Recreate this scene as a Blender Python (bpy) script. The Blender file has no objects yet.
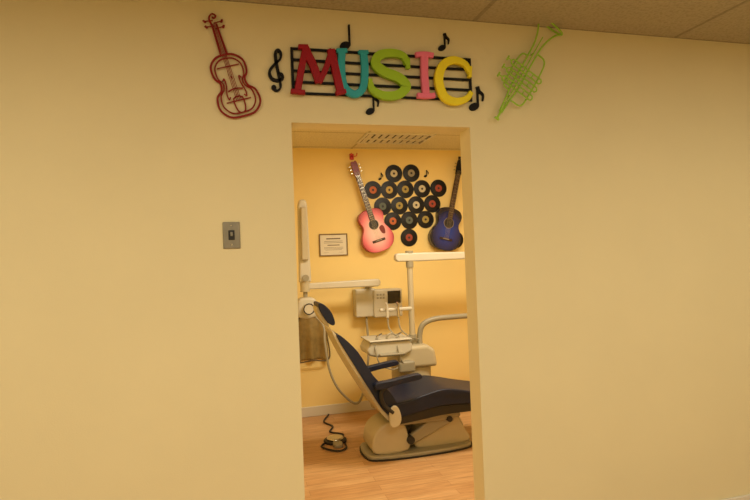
import bpy, bmesh, math, random
from mathutils import Matrix, Vector
random.seed(4)
sc=bpy.context.scene
sc.view_settings.view_transform='Standard'
sc.view_settings.look='None'

# ------------------------------------------------------------ materials
def lin(c):
    return tuple((v/255/12.92 if v/255<=0.04045 else ((v/255+0.055)/1.055)**2.4) for v in c)+(1,)
def mat(name,rgb,rough=.5,metal=0,var=.06,scale=8,bump=0,bscale=60,coat=0,spec=None):
    m=bpy.data.materials.new(name); m.use_nodes=True
    nt=m.node_tree; b=nt.nodes['Principled BSDF']
    tc=nt.nodes.new('ShaderNodeTexCoord')
    n=nt.nodes.new('ShaderNodeTexNoise'); n.inputs['Scale'].default_value=scale; n.inputs['Detail'].default_value=4
    nt.links.new(tc.outputs['Object'],n.inputs['Vector'])
    r=nt.nodes.new('ShaderNodeValToRGB')
    c=lin(rgb)
    r.color_ramp.elements[0].position=.3; r.color_ramp.elements[1].position=.7
    r.color_ramp.elements[0].color=tuple(v*(1-var) for v in c[:3])+(1,)
    r.color_ramp.elements[1].color=tuple(min(1,v*(1+var)) for v in c[:3])+(1,)
    nt.links.new(n.outputs['Fac'],r.inputs['Fac']); nt.links.new(r.outputs['Color'],b.inputs['Base Color'])
    b.inputs['Roughness'].default_value=rough; b.inputs['Metallic'].default_value=metal
    b.inputs['Coat Weight'].default_value=coat
    if spec is not None: b.inputs['Specular IOR Level'].default_value=spec
    if bump:
        n2=nt.nodes.new('ShaderNodeTexNoise'); n2.inputs['Scale'].default_value=bscale; n2.inputs['Detail'].default_value=3
        nt.links.new(tc.outputs['Object'],n2.inputs['Vector'])
        bp=nt.nodes.new('ShaderNodeBump'); bp.inputs['Strength'].default_value=bump; bp.inputs['Distance'].default_value=.004
        nt.links.new(n2.outputs['Fac'],bp.inputs['Height']); nt.links.new(bp.outputs['Normal'],b.inputs['Normal'])
    return m
def emis(name,rgb,s):
    m=mat(name,rgb,.5); b=m.node_tree.nodes['Principled BSDF']
    b.inputs['Emission Color'].default_value=lin(rgb); b.inputs['Emission Strength'].default_value=s
    return m
def floor_mat():
    m=bpy.data.materials.new('wood_plank'); m.use_nodes=True; nt=m.node_tree; b=nt.nodes['Principled BSDF']
    tc=nt.nodes.new('ShaderNodeTexCoord')
    br=nt.nodes.new('ShaderNodeTexBrick')
    br.inputs['Scale'].default_value=1; br.inputs['Brick Width'].default_value=.9; br.inputs['Row Height'].default_value=.075
    br.inputs['Mortar Size'].default_value=.0012; br.inputs['Bias'].default_value=0
    br.inputs['Color1'].default_value=lin((214,172,122)); br.inputs['Color2'].default_value=lin((198,152,102)); br.inputs['Mortar'].default_value=lin((165,118,74))
    nt.links.new(tc.outputs['Object'],br.inputs['Vector'])
    mp=nt.nodes.new('ShaderNodeMapping'); mp.inputs['Scale'].default_value=(2.5,28,1)
    nt.links.new(tc.outputs['Object'],mp.inputs['Vector'])
    n=nt.nodes.new('ShaderNodeTexNoise'); n.inputs['Scale'].default_value=2; n.inputs['Detail'].default_value=6
    nt.links.new(mp.outputs['Vector'],n.inputs['Vector'])
    r=nt.nodes.new('ShaderNodeValToRGB'); r.color_ramp.elements[0].color=(.72,.68,.62,1); r.color_ramp.elements[0].position=.3
    r.color_ramp.elements[1].color=(1,1,1,1); r.color_ramp.elements[1].position=.65
    nt.links.new(n.outputs['Fac'],r.inputs['Fac'])
    mx=nt.nodes.new('ShaderNodeMix'); mx.data_type='RGBA'; mx.blend_type='MULTIPLY'; mx.inputs[0].default_value=1
    nt.links.new(br.outputs['Color'],mx.inputs[6]); nt.links.new(r.outputs['Color'],mx.inputs[7])
    nt.links.new(mx.outputs[2],b.inputs['Base Color']); b.inputs['Roughness'].default_value=.42
    return m
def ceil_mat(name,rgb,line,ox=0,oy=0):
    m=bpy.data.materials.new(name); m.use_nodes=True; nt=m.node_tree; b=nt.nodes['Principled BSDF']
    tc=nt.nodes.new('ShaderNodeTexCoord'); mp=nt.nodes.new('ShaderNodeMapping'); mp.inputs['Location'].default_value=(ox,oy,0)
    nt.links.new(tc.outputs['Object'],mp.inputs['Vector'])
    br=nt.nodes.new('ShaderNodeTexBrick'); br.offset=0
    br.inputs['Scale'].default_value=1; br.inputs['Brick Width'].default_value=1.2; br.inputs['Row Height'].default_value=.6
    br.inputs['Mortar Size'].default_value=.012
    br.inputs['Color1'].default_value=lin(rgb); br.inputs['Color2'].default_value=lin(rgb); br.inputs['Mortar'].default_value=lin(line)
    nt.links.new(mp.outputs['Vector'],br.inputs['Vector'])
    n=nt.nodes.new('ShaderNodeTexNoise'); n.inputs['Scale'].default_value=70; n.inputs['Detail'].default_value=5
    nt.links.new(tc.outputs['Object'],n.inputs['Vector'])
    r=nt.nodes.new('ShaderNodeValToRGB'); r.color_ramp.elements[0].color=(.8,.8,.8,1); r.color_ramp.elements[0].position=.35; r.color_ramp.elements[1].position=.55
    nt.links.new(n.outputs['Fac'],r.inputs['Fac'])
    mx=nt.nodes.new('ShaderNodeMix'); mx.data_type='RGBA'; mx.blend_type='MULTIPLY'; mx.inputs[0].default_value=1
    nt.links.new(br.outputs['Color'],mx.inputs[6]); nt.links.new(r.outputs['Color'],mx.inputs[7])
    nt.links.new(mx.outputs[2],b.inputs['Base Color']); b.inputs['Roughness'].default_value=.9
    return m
def burst_mat(name,stops,size):
    m=bpy.data.materials.new(name); m.use_nodes=True; nt=m.node_tree; b=nt.nodes['Principled BSDF']
    tc=nt.nodes.new('ShaderNodeTexCoord'); mp=nt.nodes.new('ShaderNodeMapping')
    mp.inputs['Location'].default_value=(0,0,-.2/size[1]); mp.inputs['Scale'].default_value=(1/size[0],0,1/size[1])
    nt.links.new(tc.outputs['Object'],mp.inputs['Vector'])
    l=nt.nodes.new('ShaderNodeVectorMath'); l.operation='LENGTH'; nt.links.new(mp.outputs['Vector'],l.inputs[0])
    r=nt.nodes.new('ShaderNodeValToRGB'); e=r.color_ramp.elements
    e[0].position=stops[0][0]; e[0].color=lin(stops[0][1]); e[1].position=stops[-1][0]; e[1].color=lin(stops[-1][1])
    for p,c in stops[1:-1]:
        k=e.new(p); k.color=lin(c)
    nt.links.new(l.outputs['Value'],r.inputs['Fac']); nt.links.new(r.outputs['Color'],b.inputs['Base Color'])
    b.inputs['Roughness'].default_value=.25; b.inputs['Coat Weight'].default_value=.4
    return m

M_hall=mat('hall_wall_paint',(222,211,170),.75,var=.02,scale=2,bump=.15,bscale=180)
M_room=mat('room_wall_paint',(240,214,142),.75,var=.02,scale=2,bump=.12,bscale=180)
M_floor=floor_mat()
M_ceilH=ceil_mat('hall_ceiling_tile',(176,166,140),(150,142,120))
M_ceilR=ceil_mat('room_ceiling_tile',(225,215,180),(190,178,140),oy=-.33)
M_white=mat('white_paint',(214,208,192),.5,var=.02)
M_black=mat('black_painted_metal',(10,9,10),.6,var=.2,spec=.25)
M_red=mat('red_letter',(146,14,30),.5,spec=.25); M_teal=mat('teal_letter',(46,160,176),.5,spec=.25)
M_lime=mat('lime_letter',(150,190,40),.5,spec=.25); M_pink=mat('pink_letter',(232,118,152),.5,spec=.25); M_yel=mat('yellow_letter',(232,218,40),.5,spec=.25)
M_vio=mat('red_wire',(132,24,22),.5,spec=.25); M_trp=mat('lime_wire',(152,200,62),.5,spec=.25)
M_steel=mat('brushed_steel',(140,136,124),.38,.7,var=.08,scale=30)
M_beige=mat('dental_plastic_beige',(188,178,150),.4,var=.02)
M_beige2=mat('dental_plastic_grey',(154,147,126),.42,var=.03)
M_cream=mat('cream_enamel',(202,197,180),.38,var=.02)
M_uph=mat('navy_upholstery',(18,26,50),.46,var=.12,scale=14,bump=.1,bscale=220,coat=.08,spec=.35)
M_dark=mat('dark_rubber',(30,29,28),.55,var=.1)
M_chrome=mat('chrome',(205,203,198),.16,1,var=.02)
M_apron=mat('olive_vinyl',(146,124,74),.5,var=.2,scale=18,bump=.3,bscale=40)
M_apron2=mat('apron_binding',(92,74,46),.6)
M_vinyl=mat('vinyl_black',(9,9,11),.4,var=.15,spec=.3)
M_glass=mat('display_glass',(22,22,24),.12,var=.02)
M_paper=mat('paper',(222,214,192),.7,var=.03)
M_ink=mat('ink',(120,108,90),.8)
M_frame=mat('dark_frame',(120,96,62),.4)
M_wood=mat('rosewood',(52,26,20),.35,var=.3,scale=30)
M_maroon=mat('maroon_neck',(120,30,34),.35)
M_nickel=mat('nickel',(190,186,175),.25,.9)
M_str=mat('string_steel',(190,180,160),.3,.8)
M_pinkg=burst_mat('pink_sunburst',[(0,(248,222,214)),(.45,(242,182,184)),(.8,(224,100,120)),(1,(150,24,50))],(.19,.27))
M_blueg=burst_mat('blue_sunburst',[(0,(26,66,170)),(.5,(14,40,124)),(.85,(6,12,46)),(1,(5,7,18))],(.2,.27))
M_pside=mat('pink_side',(170,40,66),.3,coat=.3); M_bside=mat('blue_side',(8,12,34),.3,coat=.3)
M_redpl=mat('red_plastic',(190,40,30),.4)

# ------------------------------------------------------------ helpers
def empty(name,loc=(0,0,0),ry=0,rz=0):
    e=bpy.data.objects.new(name,None); e.location=loc; e.rotation_euler=(0,math.radians(ry),math.radians(rz))
    e.empty_display_size=.1; sc.collection.objects.link(e); return e
def fin(name,bm,m,parent=None,bevel=0,seg=3,smooth=False,sub=0):
    bmesh.ops.recalc_face_normals(bm,faces=bm.faces)
    me=bpy.data.meshes.new(name); bm.to_mesh(me); bm.free()
    o=bpy.data.objects.new(name,me); sc.collection.objects.link(o)
    for k in (m if isinstance(m,(list,tuple)) else [m]): me.materials.append(k)
    if parent: o.parent=parent
    if bevel:
        b=o.modifiers.new('b','BEVEL'); b.width=bevel; b.segments=seg; b.limit_method='ANGLE'; b.angle_limit=math.radians(35)
        smooth=True
    if sub:
        s=o.modifiers.new('s','SUBSURF'); s.levels=sub; s.render_levels=sub
    if smooth:
        for p in me.polygons: p.use_smooth=True
        if not sub:
            try:
                w=o.modifiers.new('w','WEIGHTED_NORMAL'); w.keep_sharp=True
            except Exception: pass
            me.set_sharp_from_angle(angle=math.radians(40))
    return o
def box(name,x0,x1,y0,y1,z0,z1,m,parent=None,bevel=0,seg=3,bm=None):
    own=bm is None
    if own: bm=bmesh.new()
    r=bmesh.ops.create_cube(bm,size=1)
    for v in r['verts']:
        v.co=Vector(((x0+x1)/2+v.co.x*(x1-x0),(y0+y1)/2+v.co.y*(y1-y0),(z0+z1)/2+v.co.z*(z1-z0)))
    if own: return fin(name,bm,m,parent,bevel,seg)
def cr(pts,n=8,closed=False):
    P=[Vector(p) for p in pts]; N=len(P); out=[]
    segs=N if closed else N-1
    for i in range(segs):
        if closed: a,b,c,d=P[(i-1)%N],P[i],P[(i+1)%N],P[(i+2)%N]
        else:
            b,c=P[i],P[i+1]; a=P[i-1] if i>0 else b*2-c; d=P[i+2] if i+2<N else c*2-b
        for k in range(n):
            t=k/n
            out.append(.5*((2*b)+(c-a)*t+(2*a-5*b+4*c-d)*t*t+(3*b-a-3*c+d)*t**3))
    if not closed: out.append(P[-1])
    return out
def addtube(bm,pts,r,n=10,closed=False,smooth=6,flat=None):
    if smooth: pts=cr(pts,smooth,closed)
    else: pts=[Vector(p) for p in pts]
    N=len(pts); rings=[]; up=None
    for i,p in enumerate(pts):
        if closed: t=pts[(i+1)%N]-pts[i-1]
        else: t=pts[min(i+1,N-1)]-pts[max(i-1,0)]
        t.normalize()
        if up is None:
            up=Vector((0,0,1)) if abs(t.z)<.9 else Vector((0,1,0))
        up=(up-t*up.dot(t)).normalized(); s=t.cross(up)
        rr=r(i/(N-1)) if callable(r) else r
        rings.append([bm.verts.new(p+(up*math.cos(a)+s*math.sin(a))*rr) for a in [2*math.pi*k/n for k in range(n)]])
    for i in range(N if closed else N-1):
        A=rings[i]; B=rings[(i+1)%N]
        for k in range(n): bm.faces.new((A[k],A[(k+1)%n],B[(k+1)%n],B[k]))
    if not closed:
        bm.faces.new(rings[0]); bm.faces.new(rings[-1][::-1])
def tube(name,pts,r,m,parent=None,n=12,closed=False,smooth=6):
    bm=bmesh.new(); addtube(bm,pts,r,n,closed,smooth); return fin(name,bm,m,parent,smooth=True)
def addprism(bm,out,a0,a1,axis='y'):
    f=(lambda p,a:(p[0],a,p[1])) if axis=='y' else (lambda p,a:(p[0],p[1],a)) if axis=='z' else (lambda p,a:(a,p[0],p[1]))
    A=[bm.verts.new(f(p,a0)) for p in out]; B=[bm.verts.new(f(p,a1)) for p in out]; N=len(out)
    bm.faces.new(A); bm.faces.new(B[::-1])
    for i in range(N): bm.faces.new((A[i],B[i],B[(i+1)%N],A[(i+1)%N]))
def prism(name,out,a0,a1,m,parent=None,bevel=0,seg=3,axis='y',smooth=False):
    bm=bmesh.new(); addprism(bm,out,a0,a1,axis); return fin(name,bm,m,parent,bevel,seg,smooth)
def cr2(pts,n=6,closed=True):
    return [(p.x,p.y) for p in cr([(a,b,0) for a,b in pts],n,closed)]
def ribbon_outline(pts,w,n=6,smooth=True):
    P=cr([(a,b,0) for a,b in pts],n) if smooth else [Vector((a,b,0)) for a,b in pts]
    N=len(P); L=[];R=[]
    for i,p in enumerate(P):
        t=(P[min(i+1,N-1)]-P[max(i-1,0)]).normalized(); s=Vector((-t.y,t.x,0))
        ww=(w(i/(N-1)) if callable(w) else w)/2
        L.append(p+s*ww); R.append(p-s*ww)
    return L,R
def addribbon(bm,pts,w,y0,y1,n=6,smooth=True):
    L,R=ribbon_outline(pts,w,n,smooth); N=len(L)
    v=[[bm.verts.new((q.x,y,q.y)) for q in S] for S in (L,R) for y in (y0,y1)]
    L0,L1,R0,R1=v
    for i in range(N-1):
        bm.faces.new((L0[i],L0[i+1],R0[i+1],R0[i])); bm.faces.new((L1[i],R1[i],R1[i+1],L1[i+1]))
        bm.faces.new((L0[i],L1[i],L1[i+1],L0[i+1])); bm.faces.new((R0[i],R0[i+1],R1[i+1],R1[i]))
    bm.faces.new((L0[0],R0[0],R1[0],L1[0])); bm.faces.new((L0[-1],L1[-1],R1[-1],R0[-1]))
def ellipse(cx,cz,a,b,rot=0,n=24):
    c,s=math.cos(rot),math.sin(rot); o=[]
    for k in range(n):
        t=2*math.pi*k/n; x=a*math.cos(t); z=b*math.sin(t); o.append((cx+x*c-z*s,cz+x*s+z*c))
    return o

# ------------------------------------------------------------ room shell
H=2.645; HR=2.585; T=.12; YB=2.8
DX0,DX1,DZ=.288,1.158,2.12
XL,XR=-2.4,4.4
# hallway-side wall with door opening (two skins: hall paint / room paint via material index)
bm=bmesh.new()
def q(pts,mi=0):
    f=bm.faces.new([bm.verts.new(p) for p in pts]); f.material_index=mi
for y,mi in ((0,0),(T,1)):
    q([(XL,y,0),(DX0,y,0),(DX0,y,DZ),(XL,y,DZ)],mi)
    q([(DX1,y,0),(XR,y,0),(XR,y,DZ),(DX1,y,DZ)],mi)
    q([(XL,y,DZ),(DX0,y,DZ),(DX0,y,H+.1),(XL,y,H+.1)],mi)
    q([(DX0,y,DZ),(DX1,y,DZ),(DX1,y,H+.1),(DX0,y,H+.1)],mi)
    q([(DX1,y,DZ),(XR,y,DZ),(XR,y,H+.1),(DX1,y,H+.1)],mi)
q([(DX0,0,0),(DX0,T,0),(DX0,T,DZ),(DX0,0,DZ)]); q([(DX1,0,0),(DX1,T,0),(DX1,T,DZ),(DX1,0,DZ)])
q([(DX0,0,DZ),(DX1,0,DZ),(DX1,T,DZ),(DX0,T,DZ)])
q([(XL,0,H+.1),(XR,0,H+.1),(XR,T,H+.1),(XL,T,H+.1)])
bmesh.ops.remove_doubles(bm,verts=bm.verts,dist=1e-5)
fin('wall_front',bm,[M_hall,M_room])
box('wall_back',-.1,3.6,YB,YB+.1,0,HR+.1,M_room)
box('wall_left',-.0,.1,T,YB,0,HR+.1,M_room)
box('wall_right',3.4,3.5,T,YB,0,HR+.1,M_room)
box('wall_hall_left',XL-.1,XL,-3.8,T,0,H+.1,M_hall)
box('wall_hall_right',XR,XR+.1,-3.8,T,0,H+.1,M_hall)
box('wall_hall_rear',XL-.1,XR+.1,-3.9,-3.8,0,H+.1,M_hall)
box('floor',XL-.1,XR+.1,-3.9,YB+.1,-.08,0,M_floor)
box('ceiling',.1,3.4,T,YB,HR,HR+.08,M_ceilR)
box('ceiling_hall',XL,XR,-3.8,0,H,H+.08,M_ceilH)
def base(name,x0,x1,y0,y1):
    box(name,x0,x1,y0,y1,0,.095,M_white,None,.004)
base('baseboard_back',.1,3.4,YB-.014,YB)
base('baseboard_left',.1,.114,T,YB-.015)
base('baseboard_right',3.386,3.4,T,YB-.015)
base('baseboard_front_1',XL,DX0,-.014,0)
base('baseboard_front_2',DX1,XR,-.014,0)
# ceiling vent (air diffuser)
e=empty('ceiling_air_vent',(1.5,2.3,HR))
bm=bmesh.new()
for a in ((-.32,.32,-.2,-.175),(-.32,.32,.175,.2),(-.32,-.295,-.175,.175),(.295,.32,-.175,.175)): box('',*a,-.012,0,None,bm=bm)
fin('frame',bm,M_white,e,.002)
bm=bmesh.new()
for i in range(9):
    x=-.28+i*.064; addprism(bm,[(x,-.003),(x+.005,-.001),(x+.034,-.014),(x+.029,-.016)],-.175,.175,'y')
box('',-.295,.295,-.01,.01,-.016,-.003,None,bm=bm)
fin('louvres',bm,M_white,e)
box('duct_shade_sheet',-.295,.295,-.175,.175,-.0008,-.0002,M_dark,e)  # thin dark sheet over the ceiling, standing in for shade inside the duct
# ceiling light panels out of view; the hallway ones are added to brighten it evenly
def troffer(loc,sx,sy,power,col,name):
    e=empty(name,loc)
    bm=bmesh.new()
    for a in ((-sx,sx,-sy,-sy+.03),(-sx,sx,sy-.03,sy),(-sx,-sx+.03,-sy+.03,sy-.03),(sx-.03,sx,-sy+.03,sy-.03)): box('',*a,-.015,0,None,bm=bm)
    fin('trim_frame',bm,M_white,e)
    box('diffuser',-sx+.03,sx-.03,-sy+.03,sy-.03,-.008,-.001,emis('diffuser_'+name,(255,226,170),1.2),e)
    l=bpy.data.lights.new('tube_light','AREA'); l.shape='RECTANGLE'; l.size=2*sx-.08; l.size_y=2*sy-.08; l.energy=power; l.color=col
    o=bpy.data.objects.new('tube_light',l); o.location=(0,0,-.02); sc.collection.objects.link(o); o.parent=e
troffer((1.7,1.0,HR),.6,.3,51,(1,.88,.67),'unseen_light_panel')
troffer((-1.3,-2.0,H),.6,.3,35,(1,.925,.745),'unseen_light_panel')  # this and the next two: added hallway lights, unseen, for even brightness
troffer((.8,-2.3,H),.6,.3,36,(1,.925,.745),'unseen_light_panel')
troffer((2.9,-2.0,H),.6,.3,31,(1,.925,.745),'unseen_light_panel')

# ------------------------------------------------------------ hallway wall decor
# steel switch plate
e=empty('light_switch_plate',(.012,0,1.62))
box('plate',-.036,.036,-.006,0,-.058,.058,M_steel,e,.003)
box('key_insert',-.013,.013,-.011,-.006,-.02,.022,M_dark,e,.002)
box('toggle',-.005,.005,-.02,-.009,-.004,.014,M_steel,e,.002)
bm=bmesh.new()
for z in (-.042,.042):
    addprism(bm,ellipse(0,z,.0035,.0035,n=12),-.008,-.005)
fin('screws',bm,M_nickel,e)

# music staff sign
e=empty('music_wall_sign',(0,0,0))
bm=bmesh.new()
for z in (2.45,2.4,2.35,2.3,2.25): box('',.3,1.165,-.014,-.006,z-.0055,z+.0055,None,bm=bm)
for x in (.3,1.165): box('',x-.006,x+.006,-.0145,-.0055,2.2445,2.4555,None,bm=bm)
for x in (.33,.74,1.13): box('',x-.004,x+.004,-.0055,0,2.345,2.355,None,bm=bm)
fin('staff_lines',bm,M_black,e)
def letter(name,cx,cz,strokes,m,y0=-.038,y1=-.0146):
    for i,(pts,w,sm) in enumerate(strokes):
        bm=bmesh.new(); addribbon(bm,[(cx+a,cz+b) for a,b in pts],w,y0-i*.0004,y1,6,sm)
        fin('%s_%d'%(name,i+1),bm,m,e,.003,2)
W=.03
letter('letter_m',.412,2.35,[([(-.095,-.1),(-.075,0),(-.05,.105)],W,True),([(-.055,.1),(-.02,.02),(.005,-.055)],.036,True),([(.003,-.055),(.04,.02),(.068,.1)],.026,True),([(.062,.1),(.082,0),(.102,-.1)],.036,True),
   ([(-.125,-.098),(-.062,-.102)],.02,False),([(-.085,.102),(-.04,.104)],.02,False),([(.078,-.1),(.125,-.088)],.02,False)],M_red)
letter('letter_u',.575,2.345,[([(-.05,.1),(-.055,.02),(-.045,-.06),(0,-.095),(.042,-.065),(.055,.02),(.052,.1)],.034,True),([(-.075,.1),(-.025,.103)],.02,False),([(.028,.1),(.075,.102)],.018,False)],M_teal)
letter('letter_s',.752,2.35,[([(.085,.055),(.065,.09),(.01,.1),(-.05,.085),(-.07,.045),(-.03,.01),(.04,-.015),(.075,-.055),(.03,-.095),(-.04,-.1),(-.09,-.075),(-.1,-.045)],lambda t:.026+.02*math.sin(math.pi*t),True),
   ([(.088,.03),(.088,.08)],.02,False),([(-.102,-.07),(-.098,-.025)],.02,False)],M_lime)
letter('letter_i',.925,2.355,[([(0,.1),(-.004,0),(0,-.1)],.036,True),([(-.045,.094),(0,.1),(.045,.096)],.024,True),([(-.045,-.098),(0,-.1),(.045,-.094)],.024,True)],M_pink)
letter('letter_c',1.07,2.335,[([(.085,.045),(.06,.085),(.0,.1),(-.055,.07),(-.078,0),(-.055,-.075),(0,-.1),(.06,-.085),(.09,-.05)],lambda t:.022+.022*math.sin(math.pi*t),True),([(.083,.02),(.088,.075)],.018,False)],M_yel)

# treble clef
e=empty('treble_clef_sign',(.235,0,2.345))
bm=bmesh.new()
addribbon(bm,[(0,-.01),(.016,-.012),(.02,-.03),(0,-.042),(-.028,-.034),(-.036,-.004),(-.015,.028),(.012,.055),(.016,.08),(.004,.094),(-.008,.076),(-.004,.03),(.006,-.03),(.01,-.07),(-.006,-.088),(-.024,-.078)],lambda t:.008+.006*abs(math.sin(t*7)),-.014,0,8)
addprism(bm,ellipse(-.02,-.074,.011,.011),-.0145,0)
fin('clef_shape',bm,M_black,e)
def note(x,z,s,flag,name='music_note_sign',y=0,flip=1):
    e=empty(name,(x,y,z)); bm=bmesh.new()
    addprism(bm,ellipse(-.014*s,0,.026*s,.018*s,.35),-.012,0)
    box('',.004*s,.012*s,-.0118,0,.002*s,.1*s,None,bm=bm)
    if flag: addribbon(bm,[(.008*s,.1*s),(.016*s,.078*s),(.036*s,.06*s),(.034*s,.03*s)],lambda t:(.018-.012*t)*s,-.0122,0,6)
    fin('note_shape',bm,M_black,e)
note(.56,2.48,.98,False); note(1.035,2.5,.72,True); note(.665,2.18,.8,True); note(1.195,2.22,1.0,True)

# violin wire art
e=empty('violin_wire_art',(.082,-.012,2.14),ry=-16)
def mirror(h): return h+[(-x,z) for x,z in reversed(h) if x>1e-6]
vh=[(0,0),(.05,.006),(.082,.04),(.078,.085),(.054,.108),(.05,.135),(.066,.158),(.066,.2),(.038,.228),(0,.235)]
vo=mirror(vh)
def vmap(bm):
    for v in bm.verts:
        z=v.co.z; v.co.z=z*1.17 if z<.235 else .275+(z-.235)*.82
        v.co.x*=1.08
bm=bmesh.new()
addtube(bm,[(x,0,z) for x,z in vo],.0042,8,True,5)
addtube(bm,[(x*.8,0,.118+(z-.118)*.88) for x,z in vo],.003,8,True,5)
vmap(bm); fin('body_outline',bm,M_vio,e,smooth=True)
bm=bmesh.new()
for s in (-1,1):
    addtube(bm,[(s*.038,0,.14),(s*.03,0,.148),(s*.03,0,.12),(s*.038,0,.09),(s*.036,0,.07),(s*.028,0,.078)],.0028,8)
    addtube(bm,[(s*.013,0,.235),(s*.009,0,.4)],.0038,8,smooth=0)
for x in (-.009,-.003,.003,.009): addtube(bm,[(x,-.004,.06),(x*.7,-.004,.4)],.0014,6,smooth=0)
addtube(bm,[(-.03,0,.1),(0,0,.106),(.03,0,.1)],.003,8)
addtube(bm,[(-.014,0,.02),(-.018,0,.07),(.018,0,.07),(.014,0,.02)],.003,8,True,3)
for i,z in enumerate((.375,.39,.405,.42)):
    s=-1 if i%2 else 1
    addtube(bm,[(0,0,z),(s*.034,0,z+.004)],.003,8,smooth=0); addtube(bm,[(s*.03,0,z-.003),(s*.036,0,z+.01)],.005,8,smooth=0)
addtube(bm,[(-.01,0,.4),(-.012,0,.435),(.004,0,.455),(.016,0,.442),(.008,0,.43),(.002,0,.438)],.004,8)
addtube(bm,[(0,.001,.15),(0,.012,.15)],.003,6,smooth=0)
addtube(bm,[(-.05,0,.06),(.05,0,.06)],.0025,6,smooth=0); addtube(bm,[(-.045,0,.19),(.045,0,.19)],.0025,6,smooth=0)
vmap(bm); fin('wire_details',bm,M_vio,e,smooth=True)

# trumpet wire art
e=empty('trumpet_wire_art',(1.29,-.03,2.16),ry=33)
bm=bmesh.new()
L=.58
for s in (-.02,.02): addtube(bm,[(s*.3,0,.04),(s*.6,0,.12),(s,0,.2),(s,0,.4),(s*1.4,0,.48),(s*2.6,0,.545),(s*4.2,0,L)],.0045,8)
addtube(bm,[(a*.084,b*.02,L) for a,b in [(math.cos(t*math.pi/8),math.sin(t*math.pi/8)) for t in range(16)]],.0045,8,True,2)
addtube(bm,[(0,-.004,.03),(0,-.004,.5)],.0028,8,smooth=0)
addtube(bm,[(-.012,0,0),(.012,0,0)],.006,8,smooth=0); addtube(bm,[(0,0,0),(0,0,.05)],.006,8,smooth=0)
# wrap loops
addtube(bm,[(.02,0,.12),(.075,0,.13),(.085,0,.2),(.085,0,.34),(.07,0,.4),(.02,0,.41)],.0042,8)
addtube(bm,[(-.02,0,.16),(-.055,0,.17),(-.06,0,.24),(-.06,0,.3),(-.05,0,.36),(-.02,0,.37)],.0038,8)
for i in range(3):
    z=.19+i*.05
    for d in (-.013,.013): addtube(bm,[(-.075,-.008,z+d),(.1,-.008,z+d)],.0036,8,smooth=0)
    addtube(bm,[(-.075,-.008,z-.013),(-.082,-.008,z),(-.075,-.008,z+.013)],.0036,8)
    addtube(bm,[(.1,-.008,z-.013),(.107,-.008,z),(.1,-.008,z+.013)],.0036,8)
    addtube(bm,[(-.08,-.008,z),(-.105,-.008,z)],.003,8,smooth=0); addtube(bm,[(-.105,-.008,z-.012),(-.105,-.008,z+.012)],.0045,8,smooth=0)
    for d in (-.05,0,.05): addtube(bm,[(d,-.008,z-.013),(d,-.008,z+.013)],.0028,6,smooth=0)
for z in (.14,.4): addtube(bm,[(0,0,z),(0,.03,z)],.003,6,smooth=0)
fin('trumpet_wires',bm,M_trp,e,smooth=True)

# ------------------------------------------------------------ back wall decor
def guitar(name,x,z,ry,mtop,mside,mhead,scale=1.0,cut=False):
    e=empty(name,(x,YB-.012,z),ry=ry); e.scale=(scale,)*3
    h=[(0,0),(.07,.006),(.135,.04),(.17,.1),(.172,.15),(.15,.21),(.122,.26),(.118,.3),(.132,.345),(.134,.39),(.105,.432),(.05,.452),(0,.456)]
    out=cr2(mirror(h),5)
    prism('body_sides',out,-.078,0,mside,e,.004,2)
    ins=[(a*.975,.228+(b-.228)*.98) for a,b in out]
    prism('body_top',ins,-.082,-.0785,mtop,e)
    def disc(nm,a,b,y0,y1,m,cz): prism(nm,ellipse(0,cz,a,b,n=36),y0,y1,m,e)
    disc('rosette',.056,.056,-.0832,-.082,M_paper if not cut else M_beige2,.29); disc('rosette_inner',.052,.052,-.0838,-.082,M_wood,.29); disc('sound_hole',.043,.043,-.0842,-.082,M_dark,.29)
    box('bridge',-.07,.07,-.09,-.082,.105,.13,M_wood,e,.003); box('saddle',-.035,.035,-.093,-.09,.118,.121,M_paper,e)
    box('neck',-.024,.024,-.082,-.06,.44,.815,M_maroon if not cut else M_wood,e,.006)
    prism('fretboard',[(-.028,.335),(.028,.335),(.024,.815),(-.024,.815)],-.091,-.0845,M_wood,e)
    bm=bmesh.new()
    for i in range(16):
        zz=.815-.475*(1-2**(-i/12))/(1-2**(-15/12)); box('',-.024,.024,-.0925,-.091,zz-.001,zz+.001,None,bm=bm)
    fin('frets',bm,M_nickel,e)
    prism('headstock',cr2([(-.024,.812),(.024,.812),(.032,.84),(.034,.95),(.018,.972),(0,.965),(-.018,.972),(-.034,.95),(-.032,.84)],3),-.088,-.07,mhead,e,.002)
    bm=bmesh.new()
    for s in (-1,1):
        for zz in (.855,.89,.925):
            addtube(bm,[(s*.03,-.079,zz),(s*.05,-.079,zz)],.003,8,smooth=0); addprism(bm,ellipse(s*.052,zz,.006,.005,n=12),-.085,-.073)
    fin('tuners',bm,M_nickel,e)
    bm=bmesh.new()
    for i in range(6):
        xx=-.018+i*.0072; addtube(bm,[(xx*1.3,-.0935,.12),(xx,-.0945,.815),(xx,-.09,.86)],.0007,5,smooth=0)
    fin('strings',bm,M_str,e)
    if not cut:
        prism('pick_guard',cr2([(.05,.25),(.085,.26),(.1,.22),(.09,.17),(.06,.18),(.045,.225)],4),-.0832,-.082,M_maroon,e)
    return e
guitar('pink_acoustic_guitar',1.455,1.56,-16.5,M_pinkg,M_pside,M_maroon,.95)
guitar('blue_acoustic_guitar',2.1,1.55,14,M_blueg,M_bside,M_black,.97,True)
def hook(x,z,m):
    e=empty('guitar_wall_hook',(x,YB,z))
    box('plate',-.02,.02,-.01,0,-.03,.03,m,e,.003)
    for s in (-1,1): tube('prong_%d'%(1 if s<0 else 2),[(s*.008,-.008,0),(s*.025,-.05,-.003),(s*.028,-.1,-.003),(s*.028,-.118,.014)],.005,m,e)
hook(1.2,2.505,M_redpl); hook(2.36,2.49,M_dark)

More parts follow.
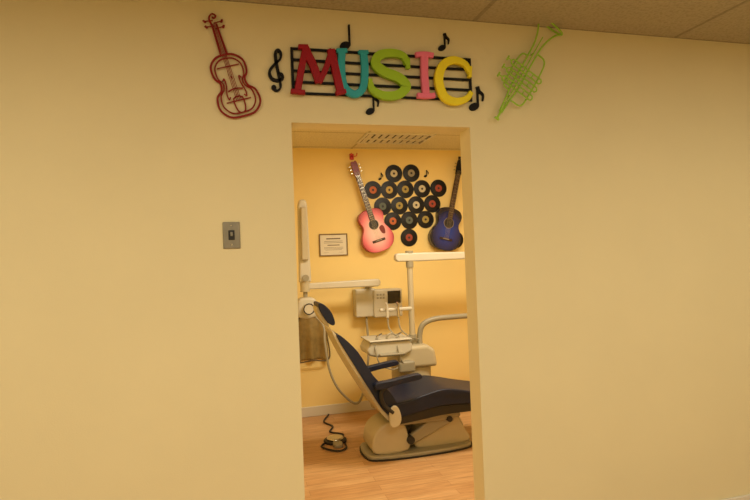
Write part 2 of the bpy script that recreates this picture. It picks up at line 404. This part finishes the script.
e=empty('vinyl_records',(0,0,0))
recs=[(1.63,2.34,0),(1.815,2.345,1),(1.405,2.175,2),(1.575,2.175,3),(1.745,2.18,4),(1.925,2.185,0),(2.105,2.19,5),(1.5,2.01,6),(1.675,2.015,4),(1.855,2.02,0),(2.03,2.03,5),(1.6,1.86,2),(1.775,1.865,6),(1.95,1.87,4),(1.765,1.69,5),(2.27,1.655,0)]
labc=[(200,190,160),(150,142,120),(190,98,42),(190,160,80),(160,140,70),(156,60,36),(90,100,90)]
M_lab=[mat('record_label_%d'%i,c,.6) for i,c in enumerate(labc)]
for i,(x,z,c) in enumerate(recs):
    bm=bmesh.new(); R=.09; n=48
    prof=[(.036,.0),(.037,.004),(.047,.0028),(.0475,.0034),(.056,.003),(.0565,.0035),(.064,.003),(.0645,.0036),(.073,.003),(.0735,.0036),(.083,.0034),(.0895,.003),(R,0)]
    rings=[[bm.verts.new((x+r*math.cos(2*math.pi*k/n),YB-.004-d,z+r*math.sin(2*math.pi*k/n))) for k in range(n)] for r,d in prof]
    for a,b in zip(rings,rings[1:]):
        for k in range(n): bm.faces.new((a[k],a[(k+1)%n],b[(k+1)%n],b[k]))
    f=bm.faces.new(rings[-1])
    nf=len(bm.faces)
    addprism(bm,ellipse(x,z,.037,.037,n=36),YB-.0085,YB-.0042)
    bm.faces.ensure_lookup_table()
    for ff in bm.faces[nf:]: ff.material_index=1
    nf=len(bm.faces); addprism(bm,ellipse(x,z,.012,.012,n=16),YB-.009,YB-.0043)
    bm.faces.ensure_lookup_table()
    for ff in bm.faces[nf:]: ff.material_index=2
    fin('record_%d'%(i+1),bm,[M_vinyl,M_lab[c],M_dark],e)
note(1.49,2.285,.62,True,'music_note_decal',YB-.001); note(1.975,2.315,.62,True,'music_note_decal',YB-.001)

e=empty('framed_certificate',(.985,YB,1.64))
bm=bmesh.new()
for a in ((-.14,.14,.098,.108),(-.14,.14,-.108,-.098),(-.14,-.13,-.098,.098),(.13,.14,-.098,.098)): box('',a[0],a[1],-.018,-.002,a[2],a[3],None,bm=bm)
fin('frame',bm,M_frame,e,.003)
box('paper',-.13,.13,-.009,-.003,-.098,.098,M_paper,e)
bm=bmesh.new()
for k,(w,h,z) in enumerate([(.07,.012,.06),(.09,.004,.035),(.095,.004,.02),(.06,.009,-.003),(.095,.003,-.025),(.095,.003,-.037),(.08,.003,-.049)]): box('',-w,w,-.0098,-.009,z-h/2,z+h/2,None,bm=bm)
box('',-.1,-.05,-.0098,-.009,-.075,-.0735,None,bm=bm); box('',.05,.1,-.0098,-.009,-.075,-.0735,None,bm=bm)
fin('printed_text',bm,M_ink,e)

# ------------------------------------------------------------ wall mounted dental x-ray
e=empty('dental_xray_machine')
box('control_cabinet',1.16,1.36,YB-.13,YB-.001,.93,1.2,M_cream,e,.012,4)
box('control_panel_box',1.33,1.62,YB-.16,YB-.001,.92,1.19,M_cream,e,.014,4)
box('display',1.47,1.6,YB-.166,YB-.16,1.05,1.17,M_glass,e,.004)
bm=bmesh.new()
for i in range(3):
    for j in range(2): box('',1.36+i*.03,1.38+i*.03,YB-.165,YB-.16,1.1+j*.03,1.118+j*.03,None,bm=bm)
fin('buttons',bm,M_beige2,e,.002)
tube('wall_pivot',[(1.3,YB-.08,1.19),(1.3,YB-.08,1.24)],.035,M_beige2,e,20,smooth=0)
tube('wall_pivot_link',[(1.3,YB-.08,1.25),(1.3,YB-.25,1.25)],.03,M_cream,e,16,smooth=0)
prism('horizontal_arm',[(.66,1.235),(1.34,1.23),(1.36,1.25),(1.36,1.285),(1.34,1.3),(.66,1.29)],2.47,2.53,M_cream,e,.012,4)
tube('elbow_joint',[(.655,2.5,1.215),(.655,2.5,1.31)],.045,M_beige,e,24,smooth=0)
prism('folded_scissor_arm',[(.6,1.3),(.71,1.3),(.705,1.5),(.695,2.0),(.685,2.05),(.625,2.05),(.612,2.0),(.605,1.5)],2.46,2.54,M_cream,e,.02,4)
tube('scissor_joint',[(.655,2.44,1.34),(.655,2.56,1.34)],.03,M_beige2,e,20,smooth=0)
prism('forearm',[(.622,1.5),(.688,1.5),(.68,1.98),(.63,1.98)],2.42,2.455,M_beige,e,.012,3)
tube('yoke',[(.655,2.5,1.22),(.655,2.5,1.15)],.02,M_beige2,e,16,smooth=0)
prism('tube_head',cr2([(.575,1.0),(.57,1.08),(.59,1.15),(.66,1.165),(.73,1.15),(.75,1.08),(.745,1.0),(.66,.975)],4),2.42,2.58,M_cream,e,.02,4)
tube('collimator_cone',[(.66,2.42,1.07),(.66,2.33,1.07)],.045,M_cream,e,24,smooth=0)
tube('cone_ring',[(.66+.046*math.cos(t*.7854),2.33,1.07+.046*math.sin(t*.7854)) for t in range(8)],.005,M_dark,e,8,True)
tube('cable',[(.72,2.5,1.0),(.8,2.45,.9),(.8,2.4,.75),(.83,2.35,.5),(.93,2.35,.3),(1.1,2.4,.2),(1.25,2.62,.55),(1.27,2.72,.94)],.011,M_beige2,e,10)

# lead apron on a wall hanger
e=empty('lead_apron',(.73,YB,.76))
bm=bmesh.new(); nx,nz=28,24; g=[]
for j in range(nz+1):
    row=[]
    for i in range(nx+1):
        u=i/nx*2-1; t=j/nz
        w=.13+.03*t if t>.12 else .1+.25*t
        z=.2-.41*t-(.02*u*u if t>.9 else 0)
        row.append(bm.verts.new((u*w,-.045-.02*math.cos(u*7)*(.3+t)-.01*math.sin(t*5),z)))
    g.append(row)
for j in range(nz):
    for i in range(nx): bm.faces.new((g[j][i],g[j][i+1],g[j+1][i+1],g[j+1][i]))
o=fin('apron_sheet',bm,M_apron,e,smooth=True)
s=o.modifiers.new('sol','SOLIDIFY'); s.thickness=.012
edge=[g_ for g_ in [(-.13,-.06,.15),(-.1,-.055,.2),(0,-.065,.205),(.1,-.055,.2),(.13,-.06,.15),(.15,-.06,0),(.16,-.065,-.21),(0,-.085,-.21),(-.16,-.065,-.21),(-.15,-.06,0)]]
tube('binding',edge,.007,M_apron2,e,8,True)
tube('hanger_bar',[(-.13,-.05,.22),(.13,-.05,.22)],.01,M_chrome,e,10,smooth=0)
tube('hanger_bracket',[(0,0,.22),(0,-.05,.22)],.012,M_chrome,e,10,smooth=0)

# ------------------------------------------------------------ dental delivery unit
e=empty('dental_delivery_unit')
prism('pedestal',cr2([(1.45,2.12),(1.66,2.12),(1.72,2.2),(1.72,2.36),(1.66,2.42),(1.45,2.42),(1.4,2.36),(1.4,2.2)],3),0,.6,M_beige,e,.02,3,'z')
prism('pedestal_head',[(1.37,.52),(1.39,.66),(1.45,.715),(1.66,.715),(1.73,.67),(1.75,.52)],2.08,2.44,M_beige,e,.03,4)
box('junction_box',1.37,1.52,2.02,2.1,.5,.6,M_beige2,e,.02,4)
tube('light_post',[(1.56,2.2,.7),(1.56,2.2,1.5)],.026,M_beige,e,20,smooth=0)
tube('post_collar',[(1.56,2.2,.71),(1.56,2.2,.8)],.038,M_beige2,e,20,smooth=0)
tube('post_collar_top',[(1.56,2.2,1.4),(1.56,2.2,1.455)],.034,M_beige2,e,20,smooth=0)
prism('light_arm',[(1.42,1.475),(1.44,1.455),(1.7,1.452),(2.5,1.46),(2.52,1.475),(2.52,1.5),(2.5,1.515),(1.7,1.53),(1.44,1.53),(1.42,1.51)],2.165,2.235,M_cream,e,.014,4)
tube('arm_pivot_cap',[(1.56,2.2,1.525),(1.56,2.2,1.55)],.035,M_beige2,e,20,smooth=0)
prism('light_drop_arm',[(2.46,1.1),(2.52,1.1),(2.53,1.46),(2.47,1.46)],2.17,2.23,M_cream,e,.012,3)
prism('lamp_head',cr2([(2.36,1.08),(2.49,1.12),(2.62,1.08),(2.6,1.0),(2.49,.98),(2.38,1.0)],4),2.08,2.32,M_cream,e,.02,4)
tube('curved_arm_tube',[(1.63,2.2,.68),(1.63,2.2,.79),(1.66,2.19,.88),(1.76,2.18,.925),(1.95,2.17,.935),(2.35,2.17,.935)],.024,M_beige2,e,16)
tube('arm_end_knob',[(2.35,2.17,.935),(2.42,2.17,.935)],.035,M_beige2,e,16,smooth=0)
# delivery head / tray with instruments
prism('delivery_head',[(1.1,.71),(1.12,.665),(1.2,.645),(1.42,.645),(1.5,.675),(1.51,.735),(1.48,.775),(1.14,.78)],2.05,2.34,M_cream,e,.018,4)
box('tray_top',1.12,1.5,2.03,2.36,.78,.795,M_cream,e,.005,2)
box('tray_handle',1.2,1.42,2.0,2.05,.66,.68,M_beige2,e,.008)
for i in range(3):
    x=1.2+i*.09
    tube('handpiece_%d'%(i+1),[(x,2.1,.795),(x+.008,2.07,.83),(x+.035,2.05,.85)],lambda t:.012-.006*t,(M_chrome,M_cream)[i%2],e,10)
tube('instrument_hose_1',[(1.2,2.1,.79),(1.17,2.03,.72),(1.2,2.01,.6),(1.32,2.03,.54),(1.42,2.08,.57)],.006,M_beige2,e,8)
tube('instrument_hose_2',[(1.38,2.1,.79),(1.37,2.03,.7),(1.4,2.02,.6),(1.46,2.06,.55)],.006,M_beige2,e,8)
tube('head_support_arm',[(1.48,2.25,.72),(1.56,2.22,.74)],.03,M_beige,e,14,smooth=0)
# assistant holder
box('holder_bar',1.26,1.56,2.17,2.21,1.02,1.05,M_cream,e,.01,3)
for i in range(2):
    x=1.32+i*.1
    tube('suction_tip_%d'%(i+1),[(x,2.15,.97),(x,2.15,1.06),(x-.012,2.14,1.1)],lambda t:.014-.006*t,(M_cream,M_chrome)[i],e,10)
    tube('suction_hose_%d'%(i+1),[(x,2.15,.97),(x+.01,2.13,.87),(x+.08,2.12,.8),(x+.18,2.16,.76)],.007,M_beige2,e,8)

# ------------------------------------------------------------ dental chair
e=empty('dental_chair')
Y0,Y1=1.36,1.86; YC=(Y0+Y1)/2
P0=Vector((1.12,.385)); U=Vector((-.54,.842)); Nn=Vector((.842,.54))
def bp(s,t): 
    p=P0+U*s+Nn*t; return (p.x,p.y)
def slab(name,prof,y0,y1,m,taper=None,bevel=.03):
    bm=bmesh.new(); addprism(bm,cr2(prof,4),y0,y1)
    if taper:
        for v in bm.verts:
            k=taper(v.co.x,v.co.z); v.co.y=YC+(v.co.y-YC)*k
    return fin(name,bm,m,e,bevel,5)
tb=lambda x,z: 1-.35*max(0,min(1,(z-.55)/.45))**1.3
slab('backrest_cushion',[bp(0,.03),bp(.12,.05),bp(.3,.02),bp(.5,.03),bp(.66,.0),bp(.68,-.03),bp(.5,-.045),bp(.25,-.06),bp(.02,-.06)],Y0,Y1,M_uph,tb)
slab('backrest_shell',[bp(-.02,-.055),bp(.25,-.052),bp(.5,-.04),bp(.7,-.025),bp(.71,-.042),bp(.5,-.067),bp(.25,-.08),bp(0,-.085)],Y0+.01,Y1-.01,M_beige,tb,.01)
for k,y in enumerate((YC-.05,YC+.05)): tube('headrest_post_%d'%(k+1),[(bp(.6,-.04)[0],y,bp(.6,-.04)[1]),(bp(.8,-.03)[0],y,bp(.8,-.03)[1])],.009,M_chrome,e,10,smooth=0)
slab('headrest_cushion',[bp(.76,.025),bp(.84,.045),bp(.92,.03),bp(.94,.0),bp(.88,-.02),bp(.79,-.02),bp(.75,0)],YC-.12,YC+.12,M_uph,None,.022)
slab('headrest_back',[bp(.77,-.02),bp(.86,-.02),bp(.92,-.01),bp(.91,-.03),bp(.84,-.045),bp(.77,-.038)],YC-.1,YC+.1,M_beige,None,.01)
ts=lambda x,z: 1-.22*max(0,min(1,(x-1.6)/.6))
slab('seat_cushion',[(1.06,.38),(1.12,.43),(1.22,.445),(1.36,.48),(1.5,.505),(1.62,.49),(1.8,.45),(2.0,.415),(2.2,.39),(2.26,.36),(2.22,.33),(2.0,.345),(1.75,.37),(1.5,.385),(1.3,.355),(1.12,.33)],Y0-.01,Y1+.01,M_uph,ts,.03)
slab('seat_shell',[(1.1,.32),(1.3,.35),(1.5,.38),(1.75,.365),(2.0,.34),(2.2,.325),(2.18,.3),(2.0,.3),(1.7,.31),(1.5,.31),(1.3,.29),(1.12,.28)],Y0+.01,Y1-.01,M_dark,ts,.012)
for k,(a,b) in enumerate(((Y0-.035,Y0-.012),(Y1+.012,Y1+.035))):
    prism('hinge_cover_%d'%(k+1),cr2([(1.07,.34),(1.08,.41),(1.12,.43),(1.15,.39),(1.16,.32),(1.13,.275),(1.08,.28)],3),a,b,M_beige,e,.008,3)
    ya,yb=(Y0-.05,Y0-.01) if k==0 else (Y1+.01,Y1+.05)
    ym=(ya+yb)/2
    tube('armrest_bracket_%d'%(k+1),[(1.1,ym,.38),(1.03,ym,.45),(1.02,ym,.54),(1.1,ym,.59)],.014,M_dark,e,10)
    prism('armrest_pad_%d'%(k+1),cr2([(.97,.57),(.98,.605),(1.1,.62),(1.28,.645),(1.32,.63),(1.3,.605),(1.15,.585),(1.01,.56)],4),ya-.01,yb+.01,M_uph,e,.012,4)
# lift mechanism and base
prism('base_plate',cr2([(.94,1.54),(1.0,1.46),(1.3,1.43),(1.68,1.46),(1.79,1.54),(1.79,1.74),(1.68,1.82),(1.3,1.84),(1.0,1.82),(.94,1.72)],4),0,.035,M_beige2,e,.012,3,'z')
prism('base_rubber',cr2([(.93,1.54),(1.0,1.45),(1.3,1.42),(1.68,1.45),(1.8,1.54),(1.8,1.74),(1.68,1.83),(1.3,1.85),(1.0,1.83),(.93,1.72)],4),0,.012,M_dark,e,0,1,'z')
prism('motor_housing',cr2([(1.0,.04),(.98,.14),(1.02,.22),(1.12,.27),(1.22,.25),(1.26,.14),(1.25,.04)],3),1.48,1.78,M_beige,e,.02,4)
prism('lift_link',[(1.2,.1),(1.28,.07),(1.64,.22),(1.62,.29),(1.52,.3)],1.49,1.53,M_beige2,e,.012,3)
prism('lift_link_far',[(1.2,.1),(1.28,.07),(1.64,.22),(1.62,.29),(1.52,.3)],1.7,1.74,M_beige2,e,.012,3)
prism('lift_cover',cr2([(1.34,.03),(1.36,.16),(1.42,.25),(1.55,.29),(1.68,.25),(1.74,.14),(1.76,.03)],4),1.53,1.7,M_beige,e,.02,4)
prism('seat_carriage',[(1.14,.24),(1.18,.3),(1.66,.32),(1.68,.26),(1.5,.24)],1.45,1.77,M_beige2,e,.015,3)
tube('lift_pivot',[(1.27,1.46,.12),(1.27,1.8,.12)],.03,M_dark,e,20,smooth=0)
tube('lift_pivot_upper',[(1.58,1.44,.25),(1.58,1.8,.25)],.022,M_dark,e,20,smooth=0)

# foot control
e=empty('dental_foot_control',(.79,2.0,0))
prism('base',ellipse(0,0,.095,.095,n=32),0,.022,M_dark,e,.006,3,'z')
prism('dome',ellipse(0,0,.07,.07,n=32),.022,.042,M_chrome,e,.01,3,'z')
prism('pedal',cr2([(-.03,-.16),(.03,-.16),(.035,-.08),(.0,-.05),(-.035,-.08)],3),.0,.03,M_beige2,e,.006,3,'z')
tube('cable_1',[(.06,.05,.012),(.09,.14,.01),(.0,.24,.01),(.05,.38,.01),(.0,.55,.01),(.08,.76,.01)],.008,M_dark,e,8)
tube('cable_2',[(-.08,-.02,.012),(-.13,-.1,.01),(-.08,-.2,.01),(-.01,-.25,.01),(.05,-.2,.01),(.06,-.12,.012)],.008,M_dark,e,8)

# ------------------------------------------------------------ world and camera
w=bpy.data.worlds.new('World'); sc.world=w; w.use_nodes=True
w.node_tree.nodes['Background'].inputs[0].default_value=(.9,.75,.5,1); w.node_tree.nodes['Background'].inputs[1].default_value=.02
cam=bpy.data.cameras.new('Camera'); co=bpy.data.objects.new('Camera',cam); sc.collection.objects.link(co)
Mr=Matrix.Rotation(math.radians(-15),3,'Z')@Matrix.Rotation(math.radians(90.8),3,'X')@Matrix.Rotation(math.radians(-2.17),3,'Z')
co.matrix_world=Matrix.Translation((0,-2.44,1.5))@Mr.to_4x4()
cam.sensor_width=36; cam.lens=36*544/750; cam.clip_start=.05
sc.camera=co
